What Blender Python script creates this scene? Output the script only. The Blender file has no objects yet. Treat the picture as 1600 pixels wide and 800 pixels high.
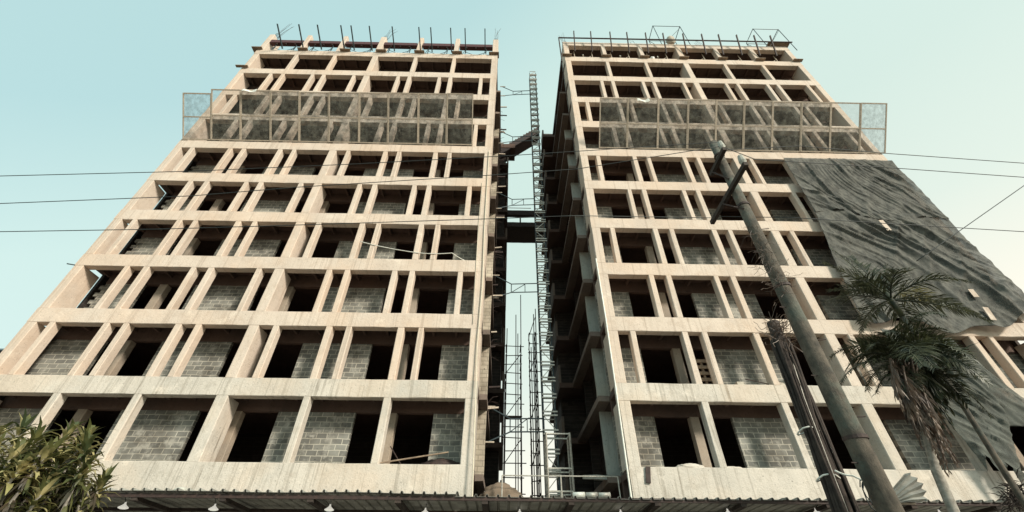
import bpy, bmesh, math, random
from mathutils import Vector, Matrix, noise
R_ = math.radians
sc = bpy.context.scene
COL = sc.collection
rnd = random.Random(7)
D = 15.677                       # street to facade distance; the facade plane is y = D
def zk(k): return 5.011 + 3.0 * k  # top of the facade beam of storey k

# ------------------------------------------------------------------ camera
F, TH, RO, YAW = 648.0, 0.68124, 0.00815, 0.01442
c_, s_ = math.cos(TH), math.sin(TH)
HEAD = Vector((math.sin(YAW), math.cos(YAW), 0)); RT0 = Vector((math.cos(YAW), -math.sin(YAW), 0)); ZZ = Vector((0, 0, 1))
FW = HEAD * c_ + ZZ * s_; UP0 = ZZ * c_ - HEAD * s_
RT = RT0 * math.cos(RO) + UP0 * math.sin(RO); UPV = UP0 * math.cos(RO) - RT0 * math.sin(RO)
EYE = Vector((0, 0, 1.6))
def at(x, y, Y=D):
    """point of the vertical plane y = Y measured at pixel x, y of the photograph"""
    d = FW * F + RT * (x - 800) + UPV * (400 - y)
    return EYE + d * (Y / d.y)
cam = bpy.data.cameras.new('camera'); camo = bpy.data.objects.new('camera', cam); COL.objects.link(camo)
cam.sensor_width = 36; cam.lens = F / 1600 * 36; cam.clip_end = 5000; cam.clip_start = 0.05
m = Matrix((RT, UPV, -FW)).transposed().to_4x4(); m.translation = EYE
camo.matrix_world = m
sc.camera = camo

# ------------------------------------------------------------------ materials
def newmat(name):
    m = bpy.data.materials.new(name); m.use_nodes = True
    nt = m.node_tree; nt.nodes.clear()
    out = nt.nodes.new('ShaderNodeOutputMaterial'); b = nt.nodes.new('ShaderNodeBsdfPrincipled')
    nt.links.new(b.outputs[0], out.inputs[0])
    return m, nt, b, out
def N(nt, t, **kw):
    n = nt.nodes.new('ShaderNode' + t)
    for k, v in kw.items(): setattr(n, k, v)
    return n
def noise_tex(nt, vec, scale, detail=5, rough=.6, stretch=None):
    if stretch:
        mp = N(nt, 'Mapping'); mp.inputs['Scale'].default_value = stretch; nt.links.new(vec, mp.inputs[0]); vec = mp.outputs[0]
    n = N(nt, 'TexNoise'); n.inputs['Scale'].default_value = scale; n.inputs['Detail'].default_value = detail; n.inputs['Roughness'].default_value = rough
    nt.links.new(vec, n.inputs['Vector']); return n.outputs['Fac']
def ramp(nt, fac, stops):
    r = N(nt, 'ValToRGB'); e = r.color_ramp.elements
    while len(e) < len(stops): e.new(0.5)
    for el, (p, c) in zip(e, stops): el.position = p; el.color = (*c, 1) if len(c) == 3 else c
    nt.links.new(fac, r.inputs[0]); return r.outputs[0]
def mix(nt, fac, a, b, mode='MIX'):
    x = N(nt, 'Mix', data_type='RGBA', blend_type=mode)
    if isinstance(fac, (int, float)): x.inputs[0].default_value = fac
    else: nt.links.new(fac, x.inputs[0])
    for i, v in ((6, a), (7, b)):
        if isinstance(v, tuple): x.inputs[i].default_value = (*v, 1)
        else: nt.links.new(v, x.inputs[i])
    return x.outputs[2]
def pos(nt): return N(nt, 'NewGeometry').outputs['Position']
def bump(nt, b, h, strength=.3, dist=.02):
    bp = N(nt, 'Bump'); bp.inputs['Strength'].default_value = strength; bp.inputs['Distance'].default_value = dist
    nt.links.new(h, bp.inputs['Height']); nt.links.new(bp.outputs[0], b.inputs['Normal'])

def concrete(name, c1, c2, dark, streak=.55, formlines=True):
    m, nt, b, o = newmat(name); p = pos(nt)
    base = mix(nt, ramp(nt, noise_tex(nt, p, .55, 6), [(.36, (0, 0, 0)), (.66, (1, 1, 1))]), c1, c2)
    st = ramp(nt, noise_tex(nt, p, 1.0, 4, .6, (6.5, 6.5, .30)), [(.54, (0, 0, 0)), (.68, (streak,) * 3)])      # rain streaks
    pat = ramp(nt, noise_tex(nt, p, .42, 4, .6), [(.42, (.15, .15, .15)), (.58, (1, 1, 1))])
    base = mix(nt, mix(nt, 1.0, st, pat, 'MULTIPLY'), base, dark)
    st2 = ramp(nt, noise_tex(nt, p, 1.0, 3, .5, (14, 14, .5)), [(.62, (0, 0, 0)), (.74, (streak * .6,) * 3)])
    base = mix(nt, st2, base, tuple(x * 1.5 for x in dark))
    bl = ramp(nt, noise_tex(nt, p, 2.4, 9, .72), [(.52, (0, 0, 0)), (.64, (.36, .36, .36)), (.74, (.12, .12, .12))])   # blotches
    base = mix(nt, bl, base, tuple(x * 1.25 for x in dark))
    lt = ramp(nt, noise_tex(nt, p, 1.3, 7, .65), [(.60, (0, 0, 0)), (.68, (.5, .5, .5))])     # lime bloom and patching mortar
    base = mix(nt, lt, base, tuple(min(.8, x * 1.25) for x in c1))
    tint = ramp(nt, noise_tex(nt, p, .33, 5, .6), [(.46, (0, 0, 0)), (.62, (.4, .4, .4))])     # rust and clay tint washed down by rain
    base = mix(nt, tint, base, (c1[0] * 1.0, c1[1] * .86, c1[2] * .74))
    pit = ramp(nt, noise_tex(nt, p, 19, 3, .5), [(.645, (0, 0, 0)), (.71, (.7, .7, .7))])
    base = mix(nt, pit, base, tuple(x * .55 for x in dark))
    if formlines:   # joints left by the shuttering boards
        sep = N(nt, 'SeparateXYZ'); nt.links.new(p, sep.inputs[0])
        w = N(nt, 'TexNoise', noise_dimensions='1D'); w.inputs['Scale'].default_value = .83; w.inputs['Detail'].default_value = 9
        nt.links.new(sep.outputs[0], w.inputs['W'])
        base = mix(nt, ramp(nt, w.outputs['Fac'], [(.493, (0, 0, 0)), (.5, (.5, .5, .5)), (.507, (0, 0, 0))]), base, dark)
    nt.links.new(base, b.inputs['Base Color']); b.inputs['Roughness'].default_value = .93
    bump(nt, b, noise_tex(nt, p, 9, 9, .75), .8, .03)
    return m
def blockwork(name, axis, c1, c2, mortar):
    m, nt, b, o = newmat(name); p = pos(nt)
    sep = N(nt, 'SeparateXYZ'); nt.links.new(p, sep.inputs[0])
    cmb = N(nt, 'CombineXYZ'); nt.links.new(sep.outputs[axis], cmb.inputs[0]); nt.links.new(sep.outputs[2], cmb.inputs[1])
    br = N(nt, 'TexBrick')
    wob = N(nt, 'TexNoise'); wob.inputs['Scale'].default_value = 2.2; wob.inputs['Detail'].default_value = 3; nt.links.new(p, wob.inputs['Vector'])
    va = N(nt, 'VectorMath', operation='MULTIPLY_ADD'); nt.links.new(wob.outputs['Color'], va.inputs[0]); va.inputs[1].default_value = (.07, .055, 0); nt.links.new(cmb.outputs[0], va.inputs[2])
    nt.links.new(va.outputs[0], br.inputs['Vector'])
    br.inputs['Color1'].default_value = (*c1, 1); br.inputs['Color2'].default_value = (*c2, 1); br.inputs['Mortar'].default_value = (*mortar, 1)
    br.inputs['Scale'].default_value = 1; br.inputs['Mortar Size'].default_value = .018; br.inputs['Mortar Smooth'].default_value = .3
    br.inputs['Brick Width'].default_value = .41; br.inputs['Row Height'].default_value = .205; br.inputs['Bias'].default_value = .1
    g = ramp(nt, noise_tex(nt, p, .9, 6), [(.34, (.55, .52, .48)), (.66, (1.25, 1.25, 1.22))])
    col = mix(nt, 1.0, br.outputs['Color'], g, 'MULTIPLY')
    sm = ramp(nt, noise_tex(nt, p, 2.3, 7, .7), [(.52, (0, 0, 0)), (.66, (.7, .7, .7))])   # mortar smears
    col = mix(nt, sm, col, mortar)
    sp = ramp(nt, noise_tex(nt, p, 5.5, 4, .6), [(.70, (0, 0, 0)), (.73, (1, 1, 1))])
    col = mix(nt, sp, col, (.02, .017, .015))
    nt.links.new(col, b.inputs['Base Color']); b.inputs['Roughness'].default_value = .95
    h = mix(nt, .35, br.outputs['Fac'], noise_tex(nt, p, 30, 5))
    bp = N(nt, 'Bump', invert=True); bp.inputs['Strength'].default_value = .6; bp.inputs['Distance'].default_value = .015
    nt.links.new(h, bp.inputs['Height']); nt.links.new(bp.outputs[0], b.inputs['Normal'])
    return m
def plain(name, c1, c2, scale=4, rough=.7, metal=0., bmp=.2):
    m, nt, b, o = newmat(name); p = pos(nt)
    nt.links.new(mix(nt, ramp(nt, noise_tex(nt, p, scale, 7, .65), [(.38, (0, 0, 0)), (.64, (1, 1, 1))]), c1, c2), b.inputs['Base Color'])
    b.inputs['Roughness'].default_value = rough; b.inputs['Metallic'].default_value = metal
    if bmp: bump(nt, b, noise_tex(nt, p, scale * 4, 6), bmp, .01)
    return m

M = {}
M['facade'] = concrete('facade_concrete', (.66, .555, .465), (.57, .475, .395), (.36, .275, .21))
M['facade_low'] = concrete('weathered_fascia_concrete', (.63, .565, .49), (.52, .475, .415), (.26, .225, .18), 1.0)
M['soffit'] = concrete('shade_dark_slab_concrete', (.125, .08, .063), (.08, .053, .043), (.04, .026, .022), .3, False)  # slab concrete with the shade of the ceilings put into its brown-black colour
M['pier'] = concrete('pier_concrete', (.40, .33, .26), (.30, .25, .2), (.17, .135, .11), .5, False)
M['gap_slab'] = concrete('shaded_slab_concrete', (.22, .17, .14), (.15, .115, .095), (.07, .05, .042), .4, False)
M['block'] = blockwork('grey_blockwork', 0, (.265, .26, .235), (.155, .152, .14), (.44, .415, .36))
M['panel_block'] = blockwork('sun_toned_sandy_blockwork', 0, (.55, .475, .385), (.43, .375, .30), (.30, .26, .21))  # warm brighter block colour standing in for sunlight on the left panels
M['block_side'] = blockwork('shade_dark_side_blockwork', 1, (.055, .042, .036), (.035, .027, .024), (.075, .06, .05))  # near-black copy of the blockwork, room and gap shade painted into it
M['panel'] = concrete('rendered_block', (.50, .49, .43), (.38, .40, .37), (.2, .205, .19), .6, False)
M['rust'] = plain('rusty_dark_steel', (.06, .035, .028), (.025, .016, .014), 9, .75)
M['steel_blue'] = plain('blue_grey_steel', (.06, .085, .095), (.035, .05, .055), 9, .55, .3)
M['redbeam'] = plain('maroon_steel', (.10, .03, .03), (.055, .02, .02), 7, .6)
M['galv'] = plain('galvanised_steel', (.60, .57, .50), (.36, .33, .29), 14, .5, .35)
M['palesteel'] = plain('dusty_pale_steel', (.62, .53, .42), (.42, .34, .27), 12, .7)
M['timber'] = plain('grey_timber', (.30, .22, .15), (.17, .12, .085), 6, .85)
M['rope'] = plain('pale_rope', (.75, .68, .55), (.6, .52, .4), 30, .8, 0, 0)
M['wire'] = plain('dark_cable', (.03, .04, .04), (.02, .025, .025), 5, .6, 0, 0)
M['white'] = plain('white_plastic', (.85, .83, .75), (.7, .68, .6), 10, .4, 0, 0)
mm, nt, b, o = newmat('lit_lamp_glass'); b.inputs['Base Color'].default_value = (.85, .83, .76, 1); b.inputs['Emission Color'].default_value = (1, .95, .85, 1); b.inputs['Emission Strength'].default_value = .4; M['lamp'] = mm
M['cement'] = plain('cement_dust', (.50, .45, .37), (.36, .31, .25), 6, .95)
M['pole'] = plain('mossy_pole_concrete', (.17, .145, .105), (.085, .08, .06), 5, .9, 0, .4)
M['darkwood'] = plain('tarred_wood', (.055, .04, .032), (.025, .018, .015), 8, .9, 0, .6)
M['zinc'] = plain('weathered_zinc_sheet', (.42, .42, .38), (.24, .235, .21), 3, .6, .2)
M['trunk'] = plain('palm_bark', (.36, .33, .28), (.2, .18, .15), 14, .9, 0, .5)
M['asphalt'] = plain('asphalt', (.055, .053, .05), (.04, .04, .038), 3, .95)
M['paving'] = plain('concrete_paving', (.24, .22, .19), (.17, .155, .135), 2, .95)
M['earth'] = plain('bare_earth', (.20, .15, .11), (.13, .10, .07), 1.2, 1.0)
# moss patches on the street pole
m, nt, b, o = newmat('mossy_pole'); p = pos(nt)
cc = mix(nt, ramp(nt, noise_tex(nt, p, 5, 7, .65), [(.38, (0, 0, 0)), (.64, (1, 1, 1))]), (.135, .112, .085), (.055, .048, .038))
cc = mix(nt, ramp(nt, noise_tex(nt, p, 1.4, 6, .6), [(.54, (0, 0, 0)), (.68, (.6, .6, .6))]), cc, (.11, .15, .125))
nt.links.new(cc, b.inputs['Base Color']); b.inputs['Roughness'].default_value = .9; bump(nt, b, noise_tex(nt, p, 16, 8, .75, (1, 1, .35)), .9, .03); M['pole'] = m
# leaves
def leafmat(name, c1, c2, scale=3.0, trans=.25):
    m, nt, b, o = newmat(name); p = pos(nt)
    col = mix(nt, ramp(nt, noise_tex(nt, p, scale, 4), [(.35, (0, 0, 0)), (.65, (1, 1, 1))]), c1, c2)
    nt.links.new(col, b.inputs['Base Color']); b.inputs['Roughness'].default_value = .5
    t = N(nt, 'BsdfTranslucent'); nt.links.new(col, t.inputs[0]); ms = N(nt, 'MixShader'); ms.inputs[0].default_value = trans
    nt.links.new(b.outputs[0], ms.inputs[1]); nt.links.new(t.outputs[0], ms.inputs[2]); nt.links.new(ms.outputs[0], o.inputs[0])
    return m
M['leaf'] = leafmat('shrub_leaf', (.15, .145, .045), (.055, .075, .03))
M['leaf_pale'] = leafmat('young_sunlit_shrub_leaf', (.58, .50, .25), (.28, .26, .10), 5)  # pale young leaves, their colour also carrying the sun's highlights
M['leaf_old'] = leafmat('old_shrub_leaf', (.10, .07, .045), (.035, .042, .028))
M['frond'] = leafmat('palm_leaflet', (.075, .08, .035), (.018, .025, .014), 6)
M['frond_pale'] = leafmat('pale_palm_leaflet', (.32, .28, .13), (.2, .19, .09))
M['frond_dead'] = leafmat('dead_palm_leaflet', (.21, .14, .095), (.09, .06, .045))
# woven nets: partly see-through
def netmat(name, c1, c2, lo, hi, nscale, stretch=None, weave=0):
    m, nt, b, o = newmat(name); p = pos(nt)
    gr = ramp(nt, noise_tex(nt, p, 2.4, 10, .74, (1.3, 1.3, .8)), [(.38, (0, 0, 0)), (.62, (1, 1, 1))]); nt.links.new(mix(nt, gr, c2, c1), b.inputs['Base Color']); b.inputs['Roughness'].default_value = .9
    tr = N(nt, 'BsdfTransparent'); ms = N(nt, 'MixShader')
    f = ramp(nt, noise_tex(nt, p, nscale, 9, .70, stretch), [(.38, (lo,) * 3), (.60, (hi,) * 3)])
    nt.links.new(f, ms.inputs[0]); nt.links.new(tr.outputs[0], ms.inputs[1]); nt.links.new(b.outputs[0], ms.inputs[2])
    nt.links.new(ms.outputs[0], o.inputs[0]); bump(nt, b, noise_tex(nt, p, 5, 8, .65), .25, .02); return m
M['net'] = netmat('debris_net', (.22, .215, .18), (.045, .045, .04), .44, .82, 2.2)
M['net_speck'] = netmat('leaf_littered_net', (.16, .17, .15), (.10, .11, .10), .16, .46, 3.0, (1.5, 1.5, .7))
M['net_clear'] = netmat('clean_net', (.20, .22, .20), (.16, .18, .16), .16, .26, 3)
M['tarp'] = netmat('dark_shade_cloth', (.165, .16, .138), (.06, .062, .056), .60, .94, .9)
M['tarp_low'] = netmat('torn_shade_cloth', (.12, .125, .105), (.075, .08, .07), .45, .98, 1.1)

# ------------------------------------------------------------------ mesh building
class MB:
    def __init__(s): s.bm = bmesh.new()
    def box(s, x0, x1, y0, y1, z0, z1):
        v = [s.bm.verts.new((x, y, z)) for z in (z0, z1) for y in (y0, y1) for x in (x0, x1)]
        for f in ((0, 2, 3, 1), (4, 5, 7, 6), (0, 1, 5, 4), (2, 6, 7, 3), (0, 4, 6, 2), (1, 3, 7, 5)): s.bm.faces.new([v[i] for i in f])
        return s
    def cast(s, x0, x1, y0, y1, z0, z1, axis='x', step=.55, jit=.007, bev=.018):
        """cast concrete member: chamfered arrises, slightly uneven along its length"""
        if axis == 'x': a0, a1, u0, u1, v0, v1 = x0, x1, y0, y1, z0, z1
        else: a0, a1, u0, u1, v0, v1 = z0, z1, x0, x1, y0, y1
        e = min(bev, (u1 - u0) * .3, (v1 - v0) * .3)
        sec = [(u0 + e, v0), (u1 - e, v0), (u1, v0 + e), (u1, v1 - e), (u1 - e, v1), (u0 + e, v1), (u0, v1 - e), (u0, v0 + e)]
        n = max(1, int(round((a1 - a0) / step))); rings = []
        for i in range(n + 1):
            t = a0 + (a1 - a0) * i / n; r = []
            for u, v in sec:
                u2, v2 = u + rnd.uniform(-jit, jit), v + rnd.uniform(-jit, jit)
                r.append(s.bm.verts.new((t, u2, v2) if axis == 'x' else (u2, v2, t)))
            rings.append(r)
        for a, b in zip(rings, rings[1:]):
            for i in range(8): s.bm.faces.new((a[i], a[(i + 1) % 8], b[(i + 1) % 8], b[i]))
        s.bm.faces.new(rings[0][::-1]); s.bm.faces.new(rings[-1]); return s
    def bar(s, a, b, w, h=None, up=(0, 0, 1)):
        a, b = Vector(a), Vector(b); h = h or w; d = (b - a).normalized()
        x = d.cross(Vector(up)); x = x.normalized() if x.length > 1e-4 else d.orthogonal().normalized(); y = x.cross(d)
        v = [s.bm.verts.new(p + x * sx * w / 2 + y * sy * h / 2) for p in (a, b) for sx, sy in ((-1, -1), (1, -1), (1, 1), (-1, 1))]
        for f in ((3, 2, 1, 0), (4, 5, 6, 7), (0, 1, 5, 4), (1, 2, 6, 5), (2, 3, 7, 6), (3, 0, 4, 7)): s.bm.faces.new([v[i] for i in f])
        return s
    def tube(s, pts, r, n=8, cap=True):
        pts = [Vector(p) for p in pts]; rs = r if isinstance(r, (list, tuple)) else [r] * len(pts); rings = []; px = None
        for i, p in enumerate(pts):
            d = (pts[min(i + 1, len(pts) - 1)] - pts[max(i - 1, 0)]).normalized()
            x = (px - d * px.dot(d)).normalized() if px else d.orthogonal().normalized()
            px = x; y = d.cross(x)
            rings.append([s.bm.verts.new(p + (x * math.cos(2 * math.pi * k / n) + y * math.sin(2 * math.pi * k / n)) * rs[i]) for k in range(n)])
        for a, b in zip(rings, rings[1:]):
            for k in range(n): s.bm.faces.new((a[k], a[(k + 1) % n], b[(k + 1) % n], b[k]))
        if cap and n > 2: s.bm.faces.new(rings[0][::-1]); s.bm.faces.new(rings[-1])
        return s
    def strip(s, L, Rr):
        L = [s.bm.verts.new(p) for p in L]; Rr = [s.bm.verts.new(p) for p in Rr]
        for i in range(len(L) - 1): s.bm.faces.new((L[i], Rr[i], Rr[i + 1], L[i + 1]))
        return s
    def grid(s, fn, nu, nv, thick=None):
        V = [[s.bm.verts.new(fn(i / nu, j / nv)) for i in range(nu + 1)] for j in range(nv + 1)]
        for j in range(nv):
            for i in range(nu): s.bm.faces.new((V[j][i], V[j][i + 1], V[j + 1][i + 1], V[j + 1][i]))
        return s
    def blade(s, base, d, side, length, width, droop, nrm_fold=.25):
        """lance-shaped leaf, arched under its own weight"""
        d = d.normalized(); side = side.normalized(); p = Vector(base); L, C, Rr = [], [], []
        for i, wf in enumerate((.35, 1., .8, 0.04)):
            hw = width * wf * .5; fold = ZZ * (hw * nrm_fold)
            L.append(s.bm.verts.new(p - side * hw + fold)); C.append(s.bm.verts.new(p)); Rr.append(s.bm.verts.new(p + side * hw + fold))
            p = p + d * (length / 3); d = (d - ZZ * droop).normalized()
        for i in range(3):
            s.bm.faces.new((L[i], C[i], C[i + 1], L[i + 1])); s.bm.faces.new((C[i], Rr[i], Rr[i + 1], C[i + 1]))
        return s
    def build(s, name, mat, parent=None, smooth=False):
        bmesh.ops.recalc_face_normals(s.bm, faces=s.bm.faces)
        me = bpy.data.meshes.new(name); s.bm.to_mesh(me); s.bm.free()
        if isinstance(mat, str): mat = M[mat]
        me.materials.append(mat)
        if smooth:
            for p in me.polygons: p.use_smooth = True
        o = bpy.data.objects.new(name, me); COL.objects.link(o)
        if parent is not None: o.parent = parent; o.matrix_parent_inverse = Matrix.Translation(-parent_loc(parent))
        return o
def parent_loc(o):
    l = Vector(o.location)
    while o.parent: o = o.parent; l = l * 1
    return l
def tag(o, label, cat, group=None, kind=None):
    o['label'] = label; o['category'] = cat
    if group: o['group'] = group
    if kind: o['kind'] = kind
    return o
def thing(name, loc, label, cat, group=None):
    o = bpy.data.objects.new(name, None); o.location = loc; o.empty_display_size = .3; COL.objects.link(o)
    return tag(o, label, cat, group)
ORD = 'first second third fourth fifth sixth seventh eighth ninth tenth eleventh twelfth thirteenth fourteenth fifteenth'.split()

# ------------------------------------------------------------------ ground
def structure(name, mb, mat):
    o = mb.build(name, mat); o['kind'] = 'structure'; return o
structure('ground', MB().box(-1500, 1500, -1500, 1500, -.6, -.03), 'earth')
structure('road', MB().box(-120, 120, -5, 3.6, -.026, 0), 'asphalt')
structure('pavement', MB().box(-120, 120, 3.6, 9.2, -.026, .13), 'paving')
structure('building_plot', MB().box(-60, 60, 9.2, 60, -.026, .1), 'paving')

# ------------------------------------------------------------------ the two towers
BH = .705
def tower(side):
    Lft = side == 'L'
    if Lft:
        root = thing('apartment_tower', (-10.6, D, .1), 'unfinished concrete tower block standing left of the gap, roof level still open', 'building', 'twin towers under construction')
        x0, x1 = -20.17, -1.06
        main = [-19.96, -16.83, -13.83, -10.67, -7.49, -4.46, -1.29]
        odd = [-19.09, -16.01, -12.99, -9.73, -6.66, -3.61]; even = [-17.73, -14.65, -11.61, -8.34, -5.28, -2.2]
        doors = [(-17.6, -16.86), (-16.46, -15.14), (-12.1, -10.76), (-10.4, -8.97), (-5.93, -4.6), (-4.28, -2.83)]
        piers = [(-16.85, -16.47), (-10.75, -10.41), (-4.59, -4.29)]
    else:
        root = thing('apartment_tower', (13.8, D, .1), 'unfinished concrete tower block right of the gap, draped in dark shade cloth', 'building', 'twin towers under construction')
        x0, x1 = 4.33, 23.34
        main = [4.55, 7.64, 10.71, 13.9, 17.03, 20.08, 23.12]
        odd = [5.41, 8.49, 11.55, 14.8, 17.82, 20.9]; even = [6.81, 9.9, 12.96, 16.16, 19.28, 22.32]
        doors = [(6.0, 7.42), (7.8, 9.13), (12.25, 13.75), (14.12, 15.35), (18.2, 19.66), (20.0, 21.55)]
        piers = [(7.43, 7.79), (13.76, 14.11), (19.67, 19.99)]
    X0, X1 = x0, x1
    # beams
    for k in range(0, 12):
        if k == 11 and Lft: continue
        zt, zb = zk(k), zk(k) - BH
        if k == 0: zb = 3.55
        if k == 11: zt, zb = 37.62, 36.98
        MB().cast(x0, x1, D, D + .36, zb, zt, 'x', .5, .006).build('beam', 'facade_low' if k <= 1 else 'facade', root)
    # columns and fins between the beams
    for r in range(-1, 11):
        if r == -1: za, zb = .08, 3.555
        elif r == 10: za, zb = zk(10) - .004, (37.75 if Lft else 36.985)
        else: za, zb = zk(r) - .004, zk(r + 1) - BH + .004
        mat = 'facade_low' if r <= 0 else 'facade'
        for i, x in enumerate(main):
            wide = i in (0, 3, 6)
            w = .44 if wide else .27
            dp = 1.0 if i in (0, 6) else (.86 if wide else .37)
            if r == 10: w = .42 if wide else .33
            w += rnd.uniform(-.012, .012)
            a, b = x - w / 2, x + w / 2
            if i == 0: a = x0 + .003
            if i == 6: b = x1 - .003
            MB().cast(a, b, D + .004, D + dp, za, zb, 'z', .8, .005, .022).build('column' if r != -1 else 'ground_column', mat, root)
        if 1 <= r <= 8:
            for x in (odd if r % 2 else even):
                w = .245 + rnd.uniform(-.015, .015)
                MB().cast(x - w / 2, x + w / 2, D + .004, D + .37, za, zb, 'z', .8, .005, .022).build('fin', mat, root)
    # floor slabs with joists under the balcony strip
    yb = D + 14
    for k in range(0, 11):
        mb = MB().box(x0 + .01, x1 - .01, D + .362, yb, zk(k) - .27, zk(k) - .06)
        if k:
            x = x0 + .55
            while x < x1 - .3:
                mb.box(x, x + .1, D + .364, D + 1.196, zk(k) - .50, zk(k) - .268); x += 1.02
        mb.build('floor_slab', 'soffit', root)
    if not Lft: MB().box(x0 + .01, x1 - .01, D + .362, yb, 37.2, 37.5).build('roof_slab', 'soffit', root)
    # recessed blockwork wall behind the balcony strip
    Yw = D + 1.2
    for k in range(-1, 11 if not Lft else 10):
        z0 = zk(k) - .058 if k >= 0 else .1
        top = (zk(k + 1) - .272) if k < 10 else 37.198
        lint = z0 + 2.16 if k >= 0 else 2.6
        edges = [x0 + .02] + [e for d in sorted(doors) for e in d] + [x1 - .02]
        if k < 0: edges = [x0 + .02, x1 - .02]
        if Lft and k in (2, 3, 4, 5): edges[0] = -19.45
        for a, b in zip(edges[::2], edges[1::2]):
            mb = MB().box(a, b, Yw, Yw + .15, z0, lint - .002)
            if Lft and k in (2, 3, 4, 5) and a == -19.45:      # toothed end left for bonding
                z = z0; t = 0
                while z < lint - .21:
                    if t % 2: mb.box(a - .2, a - .0005, Yw + .001, Yw + .149, z, z + .2)
                    z += .205; t += 1
            if b - a > .45: mb.build('block_wall', 'block', root)
            else: mb.bm.free()
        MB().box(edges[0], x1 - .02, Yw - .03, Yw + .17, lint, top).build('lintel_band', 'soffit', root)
        if k >= 0:
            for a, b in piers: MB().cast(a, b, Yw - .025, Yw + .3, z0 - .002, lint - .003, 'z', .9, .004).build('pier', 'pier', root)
        # dark rooms behind
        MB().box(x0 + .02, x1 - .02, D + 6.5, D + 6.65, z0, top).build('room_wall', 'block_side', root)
    # end walls
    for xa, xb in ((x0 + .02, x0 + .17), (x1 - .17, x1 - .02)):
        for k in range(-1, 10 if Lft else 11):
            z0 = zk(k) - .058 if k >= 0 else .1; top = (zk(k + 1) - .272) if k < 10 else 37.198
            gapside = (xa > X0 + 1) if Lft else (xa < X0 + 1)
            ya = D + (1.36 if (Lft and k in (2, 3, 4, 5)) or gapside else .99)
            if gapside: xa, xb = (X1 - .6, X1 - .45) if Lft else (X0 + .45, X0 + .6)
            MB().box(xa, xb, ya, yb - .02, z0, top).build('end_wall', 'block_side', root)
    # balconies and wing on the gap side
    gx, sg = (x1, 1) if Lft else (x0, -1)
    bx = gx + sg * (.32 if Lft else .46)                 # slab edge
    px_ = gx + sg * (.27 if Lft else .20)                # panel edge
    wx = (-.05, -1.0) if Lft else (3.12, 4.4)
    for k in range(0, 11):
        if Lft and k > 9: continue
        if not Lft and k > 10: continue
        z = zk(k)
        a, b = sorted((gx + sg * .001, bx))
        if k <= 9:
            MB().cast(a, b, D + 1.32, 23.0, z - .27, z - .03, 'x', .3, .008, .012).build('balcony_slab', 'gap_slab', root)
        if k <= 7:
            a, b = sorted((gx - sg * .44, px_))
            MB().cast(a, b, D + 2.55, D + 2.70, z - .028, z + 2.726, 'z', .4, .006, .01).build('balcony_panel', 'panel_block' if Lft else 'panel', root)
        # wing slab, wall and parapet
        a, b = sorted(wx)
        if Lft: a = -1.04
        if k <= 9 or not Lft:
            MB().box(a, b, 23.02 if not Lft else 24, 29.5, z - .33, z - .05).build('wing_slab', 'soffit', root)
            e = wx[0]; e0, e1 = sorted((e, e - sg * .14))
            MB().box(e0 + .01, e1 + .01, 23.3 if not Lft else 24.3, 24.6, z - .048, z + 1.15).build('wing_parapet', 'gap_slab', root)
            e0, e1 = sorted((e - sg * .25, e - sg * .4))
            MB().box(e0, e1, 24.905, 29.4, z - .048, z + 2.668).build('wing_wall', 'block_side', root)
            MB().box(*((-1.65, -.3) if Lft else (a + .3, b + .5)), 24.75, 24.9, z - .048, z + 2.668).build('wing_back_wall', 'block_side', root)
    return root, main
TL, mainL = tower('L')
TR, mainR = tower('R')
# rough stub bases under the wing down to the plot
for rt, a, b, y in ((TL, -1.0, -.2, 24.2), (TR, 3.3, 4.3, 23.3)):
    MB().box(a, b, y, 29.4, .1, 4.68).build('wing_base', 'block_side', rt)

# ------------------------------------------------------------------ debris screens
def screen(side, xs, tops, label):
    zb = zk(6) + .02
    t = R_(40); d = Vector((0, -math.sin(t), math.cos(t))); nrm = Vector((0, -math.cos(t), -math.sin(t)))
    root = thing('debris_screen', ((xs[0] + xs[-1]) / 2, D - .05, zb), label, 'safety screen', 'tilted debris screens on both towers')
    for i, (a, b) in enumerate(zip(xs, xs[1:])):
        n = len(xs) - 1
        L = tops[i]; o = Vector((0, D - .03 - (.012 if i % 2 else 0), zb))
        g = .03
        def P(x, u): return o + Vector((x, 0, 0)) + d * u
        fr = MB()
        for x in (a + g, b - g): fr.bar(P(x, 0), P(x, L), .065, .05, nrm)
        for u in (.03, L * .49, L - .03): fr.bar(P(a + g + .026, u), P(b - g - .026, u), .07, .045, nrm)
        f = fr.build('screen_panel', 'palesteel', root)
        mat = 'net'
        if (side == 'L' and i == 0) or (side == 'R' and i == n - 1): mat = 'net_speck'
        if (side == 'L' and i == 1) or (side == 'R' and i == n - 2): mat = 'net_clear'
        for u0, u1 in ((.05, L * .49 - .02), (L * .49 + .025, L - .05)):
            if mat == 'net_clear' and u0 < 1: mm = 'net'
            else: mm = mat
            seed = rnd.random() * 50
            def fn(u, v):
                sag = .05 * math.sin(u * math.pi) * math.sin(v * math.pi) + .02 * noise.noise(Vector((u * 4 + seed, v * 4, 0)))
                return P(a + g + .03 + (b - a - 2 * g - .06) * u, u0 + (u1 - u0) * v) + nrm * sag
            MB().grid(fn, 10, 8).build('net', mm, f, True)
    return root
xL = [-20.02, -18.29, -16.5, -14.68, -12.92, -11.12, -9.26, -7.49, -5.63, -3.88, -2.27]
screen('L', xL, [2.85, 3.1, 3.1, 3.08, 3.06, 3.08, 3.1, 3.12, 3.14, 3.16], 'row of net panels tilting out from the left tower above its sixth floor beam')
xR = [5.56, 7.3, 9.2, 11.05, 12.81, 14.55, 16.34, 18.14, 19.98, 21.85, 23.5]
screen('R', xR, [3.1, 3.12, 3.1, 3.1, 3.1, 3.12, 3.1, 3.1, 3.12, 3.12], 'row of net panels tilting out from the right tower just above the shade cloth')
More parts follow.
